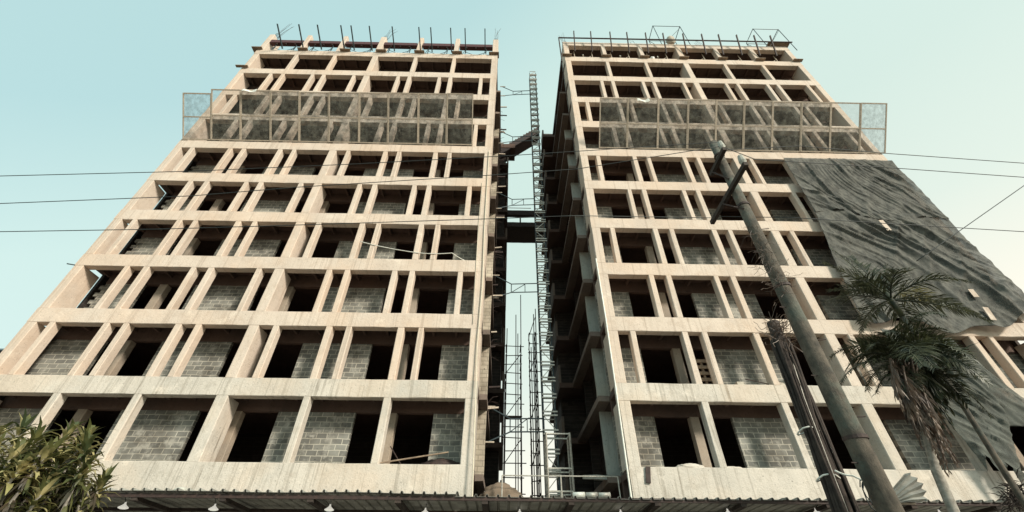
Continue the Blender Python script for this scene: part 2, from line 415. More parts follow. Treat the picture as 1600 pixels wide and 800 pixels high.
# torn white scraps on the screens
for i, (px, py, wd, hg, lb) in enumerate(((392, 145, .9, .2, 'white scrap of sheeting caught on the top rail of the left net screen'),
                                  (1004, 160, .75, .25, 'white scrap of sheeting folded over the top rail of the right net screen'))):
    p0 = at(px, py, D - 1.9)
    mb = MB().grid(lambda u, v: p0 + Vector(((u - .5) * wd, -.16 - .05 * math.sin(u * 7 + v), (v - .6) * hg + .05 * noise.noise(Vector((u * 5, i, v * 2))))), 12, 4)
    tag(mb.build('sheeting_scrap', 'white', None, True), lb, 'plastic scrap')

# ------------------------------------------------------------------ shade cloth on the right tower
def ridged(p, s): return 1 - abs(noise.noise(p * s)) * 2
def cloth_disp(x, z, seed, amp):
    # long tension folds run down to the right from the tied points, with sharp creases between slack areas
    q = Vector((x * .22, z * .22, seed + 20)); x2 = x + noise.noise(q) * 1.1; z2 = z + noise.noise(q + Vector((7, 3, 1))) * 1.1
    f = .55 * noise.noise(Vector((x * .33, z * .33, seed + 5)))
    for an, s1, s2, h in ((.60, .55, .07, .55), (.42, 1.1, .11, .45), (.80, 1.9, .18, .34), (.55, 3.4, .3, .2), (-.75, .8, .16, .28), (.5, 6., .8, .08)):
        a = x2 * math.cos(an) + z2 * math.sin(an); b = -x2 * math.sin(an) + z2 * math.cos(an)
        r = max(0, 1 - abs(noise.noise(Vector((a * s1, b * s2, seed + s1)))) * 4.2)
        mask = min(1.2, max(0, .55 + 1.6 * noise.noise(Vector((a * .3, b * .22, seed + s1 * 3)))))
        f += h * (r * r * .6 + r * .4) * mask
    f += .04 * noise.noise(Vector((x * 2, z * 2, seed))) + .03 * noise.noise(Vector((x * 8, z * 8, seed)))
    return (f - .15) * amp
def lerp_path(path, t):
    n = len(path) - 1; i = min(int(t * n), n - 1); f = t * n - i
    return Vector(path[i]).lerp(Vector(path[i + 1]), f)
def cloth(name, left, right, nu, nv, amp, mat, label, seed, off=.16, lowfn=None):
    def fn(u, v):
        p = lerp_path(left, v).lerp(lerp_path(right, v), u); x, z = p
        if lowfn: z += lowfn(u) * v
        return Vector((x, D - off - amp * .62 - cloth_disp(x, z, seed, amp) * min(1, .25 + 5 * v) * min(1, .35 + 8 * min(u, 1 - u)), z))
    o = MB().grid(fn, nu, nv).build(name, mat, None, True)
    so = o.modifiers.new('thickness', 'SOLIDIFY'); so.thickness = .006
    return tag(o, label, 'shade cloth', 'shade cloths on the right tower')
tl = [(16.5, 22.0), (16.36, 19.2), (16.35, 17.4)]; tr_ = [(23.05, 21.95), (23.2, 19.6), (23.25, 17.2)]
cloth('shade_cloth', tl, tr_, 170, 120, .28, 'tarp', 'wrinkled dark shade cloth tied under the net screen, topmost of three', 2.3, .17,
      lambda u: .25 * math.sin(u * 9) - .3 * u)
cloth('shade_cloth', [(16.38, 17.75), (15.85, 14.3), (15.65, 12.6), (15.35, 10.5)], [(23.3, 17.3), (23.35, 15.2), (23.5, 12.9), (23.75, 10.95)], 170, 150, .34, 'tarp',
      'large wrinkled dark shade cloth behind the palm crowns, ragged lower hem', 7.7, .10, lambda u: .35 * math.sin(u * 7 + 1) - .2 * math.sin(u * 19))
cloth('shade_cloth', [(15.9, 10.4), (16.1, 8.2), (16.3, 6.6), (16.5, 4.9)], [(18.7, 10.0), (18.9, 8.9), (18.7, 7.2), (17.3, 4.8)], 70, 110, .34, 'tarp_low',
      'torn grey shade cloth hanging to the lowest fascia beside the palm', 4.1, .12, lambda u: .5 * math.sin(u * 11))
cloth('shade_cloth', [(18.3, 9.7), (18.7, 8.6), (18.6, 7.4), (18.2, 6.5)], [(18.9, 9.6), (19.9, 7.6), (20.4, 7.0), (20.3, 6.4)], 30, 40, .12, 'tarp_low',
      'loose flap of grey shade cloth blown aside over the lowest beams', 11.1, .14)

# ------------------------------------------------------------------ roof level, left tower
for i, (a, b) in enumerate(zip(mainL, mainL[1:])):
    xa, xb = a + .24, b - .24
    root = thing('formwork_beam', ((xa + xb) / 2, D + .2, 36.5), f'maroon formwork beam between roof columns, {ORD[i]} bay from the left end of the left tower', 'formwork beam', 'maroon formwork beams on the left roof')
    MB().box(xa, xb, D + .03, D + .36, 36.42, 36.85).build('beam', 'redbeam', root)
    for j in range(3):
        x = xa + (xb - xa) * (.22 + .28 * j); MB().box(x - .05, x + .05, D + .08, D + .28, 36.28, 36.419).build('clamp', 'rust', root)
    for x in (xa + .5, xb - .5):
        MB().bar((x, D + .2, zk(10) + .002), (x + .02, D + .2, 36.42), .05).build('prop', 'steel_blue', root)
        MB().bar((x - .3, D + .22, zk(10) + .002), (x - .02, D + .24, 36.3), .03).build('brace', 'steel_blue', root)
    mid = (xa + xb) / 2
    MB().bar((xa + .5, D + .24, 35.9), (mid, D + .26, 35.35), .025).bar((mid, D + .26, 35.35), (xb - .5, D + .24, 35.9), .025).build('cross_brace', 'steel_blue', root)
tn = R_(66); dn = Vector((0, -math.sin(tn), math.cos(tn)))
for i, bx in enumerate((440, 473, 501.5, 530.5, 553, 581, 616, 650, 675, 705.5, 727.5, 758)):
    b = at(bx, 78 + (bx - 440) * .019, D - .04); b.z = zk(10) + .12; 
    if min(abs(b.x - mx) for mx in mainL) < .24: b.x += .35
    o = MB().bar(b + dn * -.0, b + dn * 1.75, .07, .11).build('steel_needle', 'steel_blue')
    tag(o, f'blue grey steel needle leaning out over the left roof edge, {ORD[i]} from the left', 'steel needle', 'steel needles along the left roof edge')
# planks lying on the roof beams
def plank(p, w, label, dpt=.5, th=.07):
    o = MB().cast(p.x - w / 2, p.x + w / 2, D - .22, D + dpt - .22, p.z + .002, p.z + th, 'x', .4, .006, .008).build('timber_plank', 'timber')
    return tag(o, label, 'plank', 'planks laid on the upper beams')
for i, x in enumerate((-20.15, -16.55, -13.2, -10.35, -7.3, -4.3, -1.35)):
    plank(Vector((x, 0, zk(10) + (.0 if i else .0))), .8, f'short timber plank by the {ORD[i]} roof column from the left, left tower', .3 if i not in (0, 6) else .5)
plank(Vector((-20.1, 0, zk(9) + .0)), .9, 'timber plank overhanging the left corner of the ninth floor beam', .2)
for i, x in enumerate(mainR): plank(Vector((x + (.02 if i else -.05), 0, zk(10))), .75, f'short timber plank at the foot of the {ORD[i]} roof column, right tower', .25)

# reinforcement left sticking out of the column heads
def rebar(p, n, h, label, lean=(0, 0)):
    mb = MB()
    for i in range(n):
        a = 2 * math.pi * i / n; q = p + Vector((.15 * math.cos(a), .15 * math.sin(a), 0))
        mb.tube([q, q + Vector((lean[0] * .5 + rnd.uniform(-.05, .05), lean[1] * .5, h * .5)), q + Vector((lean[0] + rnd.uniform(-.3, .3), lean[1], h * rnd.uniform(.8, 1)))], .008, 4)
    for z in (.15, .35, .55): mb.tube([p + Vector((.16 * math.cos(t * .7), .16 * math.sin(t * .7), z)) for t in range(10)], .01, 4, False)
    return tag(mb.build('rebar_cluster', 'rust'), label, 'reinforcement bars', 'rebar left standing on column heads')
rebar(Vector((mainL[0] + .1, D + .3, 37.75)), 6, 3.0, 'rebar standing on the far left roof column of the left tower', (.35, .1))
rebar(Vector((mainL[3], D + .3, 37.75)), 5, 2.6, 'rebar standing on the middle roof column of the left tower', (.3, .1))
rebar(Vector((mainL[6], D + .3, 37.75)), 6, 3.2, 'rebar standing on the left tower roof column next to the gap', (.02, .1))
rebar(Vector((mainR[0], D + .3, 37.62)), 6, 2.6, 'rebar standing on the right tower roof corner next to the gap', (-.15, .1))
rebar(Vector((mainR[2], D + .4, 37.62)), 4, 1.9, 'rebar standing right tower roof, beside the smaller open scaffold frame', (-.3, .1))
rebar(Vector((mainR[4] - .4, D + .4, 37.62)), 4, 1.9, 'rebar standing between the two roof scaffold frames, right tower', (-.35, .1))

# ------------------------------------------------------------------ roof level, right tower
def rail(p, q, r, label, mat='rust'): return tag(MB().tube([p, q], r, 8).build('steel_rail', mat), label, 'steel rail')
rail(Vector((3.95, D - .32, 37.62)), Vector((23.7, D - .32, 37.78)), .06, 'long dark steel rail running along the right tower roof edge')
tag(MB().tube([(3.98, D - .25, 33.6), (3.98, D - .3, 37.66)], .05, 8).build('steel_post', 'rust'), 'dark steel post carrying the gap end of the long roof rail', 'steel post')
for i, px in enumerate((899, 926, 957, 984, 1014, 1042, 1074, 1104, 1131, 1160, 1188, 1214)):
    b = at(px, 71 + (px - 880) * .02, D - .42)
    o = MB().bar((b.x, b.y + .33, 35.7), (b.x, b.y - .3, 37.98), .075, .1).build('steel_needle', 'rust')
    tag(o, f'dark steel needle strapped to the right roof rail, {ORD[i]} from the gap', 'steel needle', 'steel needles along the right roof rail')
for i, (a, b) in enumerate(zip(mainR, mainR[1:])):
    root = thing('shoring_prop_set', ((a + b) / 2, D + .6, zk(10)), f'pale cross braced shoring props under the roof beam, {ORD[i]} bay from the gap', 'shoring props', 'shoring props under the right roof')
    y = D + .55
    for x in (a + .75, b - .85):
        MB().tube([(x, y, zk(10) - .055), (x, y, 37.195)], .035, 8).build('prop', 'palesteel', root)
        MB().bar((x - .12, y, 37.1), (x + .12, y, 37.19), .05).build('head_plate', 'rust', root)
    MB().tube([(a + .75, y + .05, 35.1), (b - .85, y + .05, 36.5)], .022, 6).build('brace', 'palesteel', root)
    MB().tube([(a + .75, y + .1, 36.5), (b - .85, y + .1, 35.1)], .022, 6).build('brace', 'palesteel', root)
    if i in (0, 1, 2):
        MB().tube([((a + b) / 2 - .1, y - .1, 36.35), ((a + b) / 2 - .1, y - .12, 36.1)], [.03, .07], 8).build('bulb', 'white', root)
# worker's bag shaped heap on the parapet
mb = MB(); bmesh.ops.create_icosphere(mb.bm, subdivisions=3, radius=1)
for v in mb.bm.verts:
    q = v.co.copy(); v.co = Vector((q.x * .38 * (1 - .25 * q.z), q.y * .3, q.z * .62)) * (1 + .12 * noise.noise(q * 2.2)); v.co += Vector((at(1045, 58, D + .15).x, D + .15, 38.7))
tag(mb.build('cement_sack', 'cement', None, True), 'lumpy grey sack sitting on the right roof edge in front of a scaffold frame', 'sack')
mb = MB(); bmesh.ops.create_icosphere(mb.bm, subdivisions=3, radius=1)
for v in mb.bm.verts: q = v.co.copy(); v.co = Vector((q.x * .2, q.y * .17, q.z * .2)) * (1 + .3 * noise.noise(q * 2)) + Vector((11.45, D + .12, zk(10) + .17))
tag(mb.build('plastic_bag', 'white', None, True), 'small white bag tied up on the top floor beam of the right tower', 'bag')

def scaffold_frame(x0, x1, z0, z1, y0, y1, label, deck=False):
    root = thing('roof_scaffold', ((x0 + x1) / 2, y0, z0), label, 'scaffold frame', 'tube scaffold frames on the right roof')
    for x in (x0, x1):
        MB().tube([(x, y0, z0), (x, y0, z1)], .03, 6).tube([(x, y1, z0), (x, y1, z1)], .03, 6).tube([(x, y0, z1), (x, y1, z1)], .03, 6).build('end_frame', 'steel_blue', root)
    for y in (y0, y1): MB().tube([(x0, y, z1 - .06), (x1, y, z1 - .06)], .025, 6).build('ledger', 'steel_blue', root)
    MB().tube([(x0, y0 + .04, z0 + .3), (x1, y0 + .04, z1 - .2)], .02, 6).tube([(x0, y1 - .04, z1 - .3), (x1, y1 - .04, z0 + .3)], .02, 6).build('brace', 'steel_blue', root)
    if deck: MB().box(x0 + .3, x1 - .1, y0 - .05, y1 - .4, z0 + 1.25, z0 + 1.33).build('deck', 'timber', root)
    return root
scaffold_frame(12.88, 15.34, 37.5, 41.75, D + .2, D + 1.5, 'open tube scaffold frame on the right roof, the one without a deck')
scaffold_frame(22.0, 24.3, 37.5, 41.6, D + .2, D + 1.5, 'tube scaffold frame with a board deck near the outer end of the right roof', True)

# ------------------------------------------------------------------ hoist mast and ties in the gap
mast = thing('hoist_mast', (2.0, 19, .1), 'tall pale lattice hoist mast standing in the gap between the towers', 'hoist mast')
mx0, mx1, my0, my1, mtop = 1.73, 2.27, 18.75, 19.29, 38.25
for x, y in ((mx0, my0), (mx1, my0), (mx0, my1), (mx1, my1)):
    MB().tube([(x, y, .1), (x, y, mtop)], .03 if y == my0 else .026, 6).build('chord', 'steel_blue', mast)
z = 0.6; k = 0
while z < mtop - .3:
    mb = MB()
    for zz in (z, z + .16):
        mb.bar((mx0 - .03, my0 - .045, zz), (mx1 + .08, my0 - .045, zz), .05, .06)
        mb.bar((mx0, my1, zz), (mx1, my1, zz), .035).bar((mx0, my0, zz), (mx0, my1, zz), .035).bar((mx1, my0, zz), (mx1, my1, zz), .035)
    h = .78
    if k % 2: mb.bar((mx0, my0, z + .16), (mx1, my0, z + h), .03)
    else: mb.bar((mx1, my0, z + .16), (mx0, my0, z + h), .03)
    mb.bar((mx1, my0, z + .16), (mx1, my1, z + h), .025).bar((mx0, my0, z + h), (mx1, my0, z + h), .035)
    if k < 48: mb.build('lattice_section', 'galv', mast)
    else: mb.bm.free()
    z += .79; k += 1
for i, zt in enumerate((7.3, 14.6, 21.4, 28.3, 34.9)):
    lb = ['lowest', 'second lowest', 'middle', 'second highest', 'highest'][i] + ' steel lattice tie linking the hoist mast to the left tower'
    root = thing('mast_tie', (.5, 19, zt), lb, 'mast tie', 'lattice ties between hoist mast and left tower')
    xl = -.72
    MB().tube([(xl, 18.7, zt + .75), (.25, 18.85, zt + .28)], .03, 6).build('arm', 'steel_blue', root)
    MB().tube([(xl, 18.7, zt - .75), (.25, 18.85, zt - .28)], .03, 6).build('arm', 'steel_blue', root)
    MB().tube([(.25, 18.85, zt + .28), (mx0, my0, zt + .28)], .03, 6).tube([(.25, 18.85, zt - .28), (mx0, my0, zt - .28)], .03, 6).build('chord', 'steel_blue', root)
    MB().tube([(.25, 18.85, zt - .28), (.25, 18.85, zt + .28)], .025, 6).tube([(.25, 18.85, zt - .28), (1.0, 18.85, zt + .28)], .02, 6).tube([(1.0, 18.8, zt + .28), (1.0, 18.8, zt - .28)], .02, 6).build('lacing', 'steel_blue', root)
    MB().tube([(xl - .15, 18.7, zt + .75), (xl + .3, 18.7, zt + .75)], .035, 6).build('bracket', 'palesteel', root)
    MB().tube([(xl - .15, 18.7, zt - .75), (xl + .3, 18.7, zt - .75)], .035, 6).build('bracket', 'palesteel', root)
# link bridge and stair flight
br = thing('link_bridge', (1.4, 25, 24.2), 'dark concrete link bridge joining the towers across the gap', 'bridge')
MB().cast(-.06, 3.2, 24.2, 26.2, 24.25, 24.75, 'x', .5).build('lower_slab', 'rust', br)
MB().cast(-.06, 3.2, 24.2, 24.5, 25.55, 26.1, 'x', .5).build('parapet_beam', 'rust', br)
MB().bar((1.0, 24.35, 24.75), (1.0, 24.35, 25.55), .08).build('post', 'rust', br)
MB().tube([(-.06, 24.3, 26.45), (1.9, 24.3, 26.45)], .03, 6).build('handrail', 'palesteel', br)
st = thing('stair_flight', (1.0, 25, 33.3), 'dark stair flight climbing to the right across the top of the gap', 'stairs')
mb = MB(); pts = [(-.9, 33.0), (3.0, 36.9)]
mb.bm.verts.ensure_lookup_table()
sx = [(-.95, 33.2), (2.9, 37.0), (2.9, 37.9), (-.95, 34.1)]
vs = [[mb.bm.verts.new((x, y, zz)) for x, zz in sx] for y in (24.1, 25.4)]
mb.bm.faces.new(vs[0]); mb.bm.faces.new(vs[1][::-1])
for i in range(4): mb.bm.faces.new((vs[0][i], vs[1][i], vs[1][(i + 1) % 4], vs[0][(i + 1) % 4]))
mb.build('flight_slab', 'rust', st)
for i in range(14):
    x = -.8 + i * .27; MB().box(x, x + .26, 24.12, 25.38, 34.1 + (x + .95) * .987 + .002, 34.1 + (x + .95) * .987 + .2).build('step', 'soffit', st)
MB().cast(-.9, .55, 24.05, 25.6, 34.3, 34.9, 'x').build('landing', 'soffit', st)

# ------------------------------------------------------------------ tube scaffolds at the foot of the gap
def scaffold(name_label, x0, x1, y0, y1, top, tops, step, mat, extra=()):
    root = thing('tube_scaffold', ((x0 + x1) / 2, y0, .1), name_label, 'scaffold', 'tube scaffolds in the gap')
    for i, (x, y) in enumerate(((x0, y0), (x1, y0), (x0, y1), (x1, y1)) + tuple(extra)):
        MB().tube([(x, y, .1), (x + rnd.uniform(-.04, .04), y, tops[i % len(tops)])], .024, 6).build('standard', mat, root)
    z = 1.2; i = 0
    while z < top:
        e = rnd.uniform(0, .25)
        MB().tube([(x0 - rnd.uniform(0, .15), y0 - .05, z), (x1 + e, y0 - .05, z + rnd.uniform(-.05, .05))], .022, 6).build('ledger', mat, root)
        MB().tube([(x0, y0, z + .1), (x0, y1, z + .1)], .025, 6).build('transom', mat, root); MB().tube([(x1, y0, z + .1), (x1, y1, z + .1)], .025, 6).build('transom', mat, root)
        if i % 4 == 1: MB().tube([(x0, y0 + .05, z), (x1, y0 + .05, z + step * 2)], .022, 6).build('brace', mat, root)
        if i % 9 == 4 and x1 - x0 > .5: MB().box(x0 + .02, x1 - .02, y0 + .3, y1 - .2, z + .14, z + .18).build('board', 'timber', root)
        z += step * rnd.uniform(.8, 1.2); i += 1
    return root
scaffold('rusty tube scaffold beside the left wing, its poles at uneven heights', .02, .82, 21.0, 22.0, 12.6, (13.3, 15.6, 11, 12.2, 14.2), .55, 'rust', ((.55, 21.0), (.68, 21.6)))
scaffold('slim rusty tube scaffold just left of the hoist mast', 1.28, 1.62, 20.3, 21.2, 13.0, (12.6, 14.2, 12, 13.2), .55, 'rust', ((1.46, 20.4), (1.54, 20.9), (1.38, 20.7)))
for k in range(1, 10):
    for i in range(2):
        zz = zk(k) + (-.12, 1.2)[i]; y = 18.4 + 1.3 * i + rnd.uniform(-.4, .4); ln = rnd.uniform(.15, .5)
        o = MB().bar((-.78, y, zz), (-.70 + ln, y, zz + rnd.uniform(-.05, .08)), .07, .07).build('scaffold_bracket', 'palesteel' if (k + i) % 2 else 'rust')
        tag(o, f"{'rusty' if (k + i) % 2 == 0 else 'pale'} bracket sticking out of the left balconies into the gap, {ORD[k - 1]} storey, {'lower' if i == 0 else 'upper'} one", 'bracket', 'brackets along the left side of the gap')
    o = MB()
    for q in range(5):
        p = Vector((-.8, 19 + q * .5, zk(k) + .3 + .2 * (q % 3))); d = Vector((rnd.uniform(.1, .5), rnd.uniform(-.4, .4), rnd.uniform(-.2, .5)))
        o.tube([p, p + d * .6, p + d + Vector((.1, 0, -.12))], .012, 4)
    tag(o.build('bent_rebar', 'rust'), f'bent starter bars poking from the left balcony edge, {ORD[k - 1]} storey of the gap', 'bent bars', 'bent bars along the left side of the gap')
cage = thing('hoist_cage', (2.4, 18.6, .1), 'pale steel enclosure at the foot of the hoist mast', 'hoist cage')
cx0, cx1, cy0, cy1, cz = 1.72, 2.7, 17.9, 18.6, 6.75
for x, y in ((cx0, cy0), (cx1, cy0), (cx0, cy1), (cx1, cy1)): MB().bar((x, y, .1), (x, y, cz), .06).build('post', 'galv', cage)
for z in (2.4, 4.35, 4.6, 5.4, 6.7):
    MB().bar((cx0, cy0, z), (cx1, cy0, z), .05).bar((cx0, cy1, z), (cx1, cy1, z), .05).bar((cx0, cy0, z), (cx0, cy1, z), .05).bar((cx1, cy0, z), (cx1, cy1, z), .05).build('frame_ring', 'galv', cage)
MB().bar((2.2, cy0, .1), (2.2, cy0, 4.6), .06).build('gate_post', 'galv', cage)

# ------------------------------------------------------------------ ropes, pipes and clutter on the facades
def wire(name, pts, r, mat, label, cat, sag=0, group=None):
    P_ = []
    for a, b in zip(pts, pts[1:]):
        a, b = Vector(a), Vector(b); n = 10
        for i in range(n):
            t = i / n; q = a.lerp(b, t); q.z -= sag * 4 * t * (1 - t); P_.append(q)
    P_.append(Vector(pts[-1]))
    return tag(MB().tube(P_, r, 6).build(name, mat, None, True), label, cat, group)
wire('rope', [(-1.22, D - .06, 22.5), (-1.2, D - .05, 16), (-1.12, D - .07, 12.5), (-1.18, D - .07, 9.4), (-.98, D - .3, 3.3)], .022, 'rope', 'pale rope hanging down the left tower corner next to the gap', 'rope')
wire('rope', [(-1.5, D - .03, 19.6), (-1.52, D - .03, 16.2), (-1.42, D - .04, 10.5)], .012, 'rope', 'thin rope trailing across the left tower corner column', 'rope')
wire('drain_pipe', [(4.3, D - .05, 14.2), (4.32, D - .06, 10.8), (4.29, D - .06, 8), (4.22, D - .08, 3.3)], .032, 'white', 'white pipe running down the right tower corner next to the gap', 'pipe')
wire('cable', [(-7.3, D - .02, 15.05), (-4.4, D - .02, 14.4), (-2.7, D - .02, 14.42), (-1.75, D + .3, 14.06)], .02, 'white', 'white cable sagging across the fins of the left tower', 'cable', .06)
tag(MB().tube([at(105, 412, D - .3), at(128, 416, D + .3)], .03, 6).build('pipe_stub', 'steel_blue'), 'short pipe poking out beyond the left edge of the left tower', 'pipe')
# heap, plank and bar on the left ledge
def heap(c, rx, ry, rz, label, mat='cement', cat='rubble heap'):
    mb = MB(); bmesh.ops.create_icosphere(mb.bm, subdivisions=4, radius=1)
    for v in mb.bm.verts:
        q = v.co.copy(); k = 1 + .22 * noise.noise(q * 2.4 + Vector(c)) + .10 * noise.noise(q * 7)
        v.co = Vector(c) + Vector((q.x * rx * k, q.y * ry * k, max(q.z, -.05) * rz * k))
    return tag(mb.build('rubble_heap', mat, None, True), label, cat)
heap((-2.25, D + .75, zk(0)), .75, .35, .32, 'dark heap of rubbish on the lowest ledge of the left tower', 'rust')
tag(MB().bar((-4.3, D + .18, zk(0) + .06), (-2.0, D + .45, zk(0) + .5), .07, .04).build('timber_plank', 'timber'), 'loose timber plank leaning on the heap, lowest left ledge', 'plank')
tag(MB().tube([(-3.6, D + .5, zk(0) + .02), (-4.2, D + .75, zk(0) + .75)], .02, 6).build('steel_bar', 'rust'), 'thin steel bar propped up behind the plank on the left ledge', 'bar')
heap((6.55, D + .18, zk(0)), .5, .17, .15, 'cement heap spilling over the lowest ledge of the right tower', 'facade_low')
heap((8.0, D + .2, zk(0) - .02), .45, .12, .1, 'flat cement spill on the right ledge next to the bigger heap', 'facade_low')
tag(MB().tube([(9.7, D + .3, zk(1) + .35), (10.9, D + .28, zk(1) + .06), (11.5, D + .3, zk(1) + .03)], .02, 6).build('steel_bar', 'rust'), 'bent dark bar lying on the first floor ledge right of the pallet', 'bar')
heap((11.35, D + .45, zk(1)), .5, .25, .35, 'pinkish sack of sand on the first floor ledge of the right tower', 'cement', 'sand sack')
tag(MB().box(9.22, 9.5, D + .12, D + .33, zk(1), zk(1) + .16).build('concrete_block', 'cement'), 'single grey block on the first floor ledge beside a fin', 'block')
pal = thing('pallet', (8.1, D + .6, zk(1)), 'timber pallet propped upright between two fins of the right tower', 'pallet')
for i in range(5): MB().cast(7.72, 8.6, D + .52, D + .56, zk(1) + .06 + i * .27, zk(1) + .2 + i * .27, 'x', .3, .006, .004).build('slat', 'timber', pal)
for x in (7.78, 8.2, 8.48): MB().box(x, x + .08, D + .565, D + .66, zk(1) - .05, zk(1) + 1.3).build('stringer', 'timber', pal)
tag(MB().bar((4.9, D - .04, 3.95 + .55), (4.98, D - .05, 5.0), .16, .05, (0, 1, 0)).build('steel_bracket', 'rust'), 'rusty bracket fixed on the lowest corner of the right tower', 'bracket')
heap((-.1, 17.2, 4.15), .8, .4, .55, 'heap of building rubble at the foot of the left balconies', 'earth')
tag(MB().box(-.9, .65, 16.7, 18.0, .1, 4.15).build('rubble_plinth', 'block'), 'rough block plinth under the rubble heap in the gap', 'plinth')
# tilted slab lying on the lowest right balcony
tag(MB().bar((3.55, 18.3, 5.15), (3.9, 17.2, 4.95), .9, .14).build('loose_slab', 'panel'), 'tilted loose slab resting on the lowest right balcony', 'slab')
# pale strips added on the cloth, standing in for columns seen through its gaps
for i, (px, py, qx, qy, lb) in enumerate(((1376, 344, 1390, 360, 'upper'), (1516, 452, 1526, 464, 'middle'), (1539, 480, 1553, 500, 'lower'))):
    a, b = at(px, py, D - .47), at(qx, qy, D - .47)
    tag(MB().bar(a, b, .24, .02, (0, 1, 0)).build('column_gap_strip', 'facade'), f'pale strip standing in for a column seen through the dark shade cloth, {lb} one of three', 'board', 'pale column strips on the shade cloth')

# ------------------------------------------------------------------ street poles and overhead wires
pole = thing('utility_pole', (4.95, 6.1, .13), 'tall mossy concrete utility pole with two crossarms', 'utility pole')
MB().tube([(4.97, 6.1, .1), (4.97, 6.1, 4), (5.0, 6.1, 7), (5.03, 6.1, 10.25)], [.155, .14, .118, .09], 18).build('shaft', 'pole', pole, True)
def crossarm(z, y0, y1, x=4.87):
    MB().bar((x, y0, z), (x, y1, z), .085, .10).build('crossarm', 'darkwood', pole)
    MB().bar((x - .03, y0 + .45 * (y1 - y0) + .3, z - .05), (x + .05, 6.02, z - .62), .03).build('arm_brace', 'rust', pole)
    for y in (y0 + .05,): MB().tube([(x, y, z + .05), (x, y, z + .12), (x, y, z + .30)], [.05, .075, .05], 10).build('insulator', 'panel', pole)
for zz in (3.3, 5.9, 8.0, 9.7):
    rr = .165 - .0062 * zz
    MB().tube([(4.955 + .007 * zz, 6.1, zz), (4.955 + .007 * zz, 6.1, zz + .05)], rr + .012, 18).build('pole_band', 'rust', pole)
for i in range(9):
    zz = 3.0 + i * .62; MB().tube([(4.96 + .006 * zz, 6.1, zz), (4.96 + .006 * zz + (.27 if i % 2 else -.25), 6.06, zz)], .009, 5).build('step_bolt', 'rust', pole)
crossarm(9.43, 5.66, 6.42)
crossarm(8.48, 5.33, 7.1)
pole2 = thing('timber_post', (4.95, 6.8, .13), 'short dark tarred timber post wrapped in cables and vine stems', 'post')
MB().tube([(4.8, 6.8, .1), (4.86, 6.8, 2.4), (4.95, 6.8, 4.2), (5.05, 6.8, 5.6)], [.135, .12, .11, .105], 14).build('shaft', 'darkwood', pole2, True)
mb = MB()
for i in range(22):
    a0 = rnd.uniform(0, 6.3); z0 = rnd.uniform(.2, 2.2)
    mb.tube([Vector((4.8 + .25 * (z / 5.6) ** 1.3 + .145 * math.cos(a0 + z * .25 + .3 * math.sin(z * 2 + i)), 6.8 + .145 * math.sin(a0 + z * .25 + .3 * math.sin(z * 2 + i)), z)) for z in [z0 + .18 * k for k in range(int((5.45 - z0) / .18))]], rnd.uniform(.012, .03), 5)
mb.build('vine_stem', 'darkwood', pole2, True)
MB().tube([(4.99, 6.68, 5.3), (4.86, 6.65, 3.9), (4.78, 6.64, 2.3), (4.76, 6.64, 1)], .018, 6).tube([(4.92, 6.68, 5.2), (4.80, 6.65, 3.6), (4.74, 6.64, 1)], .02, 6).build('cable', 'darkwood', pole2)
MB().tube([(5.02, 6.66, 5.0), (4.9, 6.64, 4.1), (4.83, 6.63, 3.1), (4.78, 6.63, 2.2)], .006, 5).build('pale_cable', 'galv', pole2)
mb = MB()
for i in range(70):   # wiry dead creeper round the head of the post
    p = Vector((5.03, 6.8, 5.45)) + Vector((rnd.uniform(-.12, .12), rnd.uniform(-.16, .1), rnd.uniform(-.35, .12)))
    d = Vector((rnd.gauss(.2, 1), rnd.gauss(-.3, .8), rnd.gauss(.35, .7))).normalized(); pts = [p]
    for j in range(5): d = (d + Vector((rnd.gauss(0, .45), rnd.gauss(0, .45), rnd.gauss(0, .4)))).normalized(); pts.append(pts[-1] + d * .085)
    mb.tube(pts, .0055, 3, False)
mb.build('creeper', 'frond_dead', pole2)
mb = MB()
for i in range(70):  # and along the taller pole just above
    z = rnd.uniform(5.6, 7.2); p = Vector((4.94, 6.0, z)) + Vector((rnd.uniform(-.16, .02), rnd.uniform(-.14, .05), 0))
    d = Vector((rnd.gauss(-.75, .6), rnd.gauss(-.2, .6), rnd.gauss(-.1, .6))).normalized(); pts = [p]
    for j in range(5): d = (d + Vector((rnd.gauss(0, .45), rnd.gauss(0, .45), rnd.gauss(-.1, .4)))).normalized(); pts.append(pts[-1] + d * .075)
    mb.tube(pts, .003, 3, False)
mb.build('creeper', 'frond_dead', pole)
for i, (zz, lb) in enumerate(((3.62, 'upper'), (2.95, 'lower'))):
    pts = [Vector((4.83 + .155 * math.cos(t * .55), 6.8 + .155 * math.sin(t * .55), zz + .03 * math.sin(t))) for t in range(13)]
    tag(MB().tube(pts, .012, 6).build('cable_tie', 'white', None, True), f'white plastic band tied round the short dark post, {lb} one', 'band', 'white bands on the short post')
wire('cable', [(4.86, 6.62, 3.02), (5.0, 6.5, 2.93), (5.16, 6.3, 2.78)], .014, 'white', 'white cable crossing from the short post to the tall pole', 'cable', .02)
pts = [Vector((5.13 + .13 * math.cos(t * .5) + .02 * math.sin(t * 1.3), 6.42 + .05 * math.sin(t * .17), 2.67 + .2 * math.sin(t * .5) + .02 * math.cos(t * .9))) for t in range(44)]
tag(MB().tube(pts, .008, 5).build('cable_coil', 'wire', None, True), 'loose coil of thin cable hanging between the two street poles', 'cable coil')

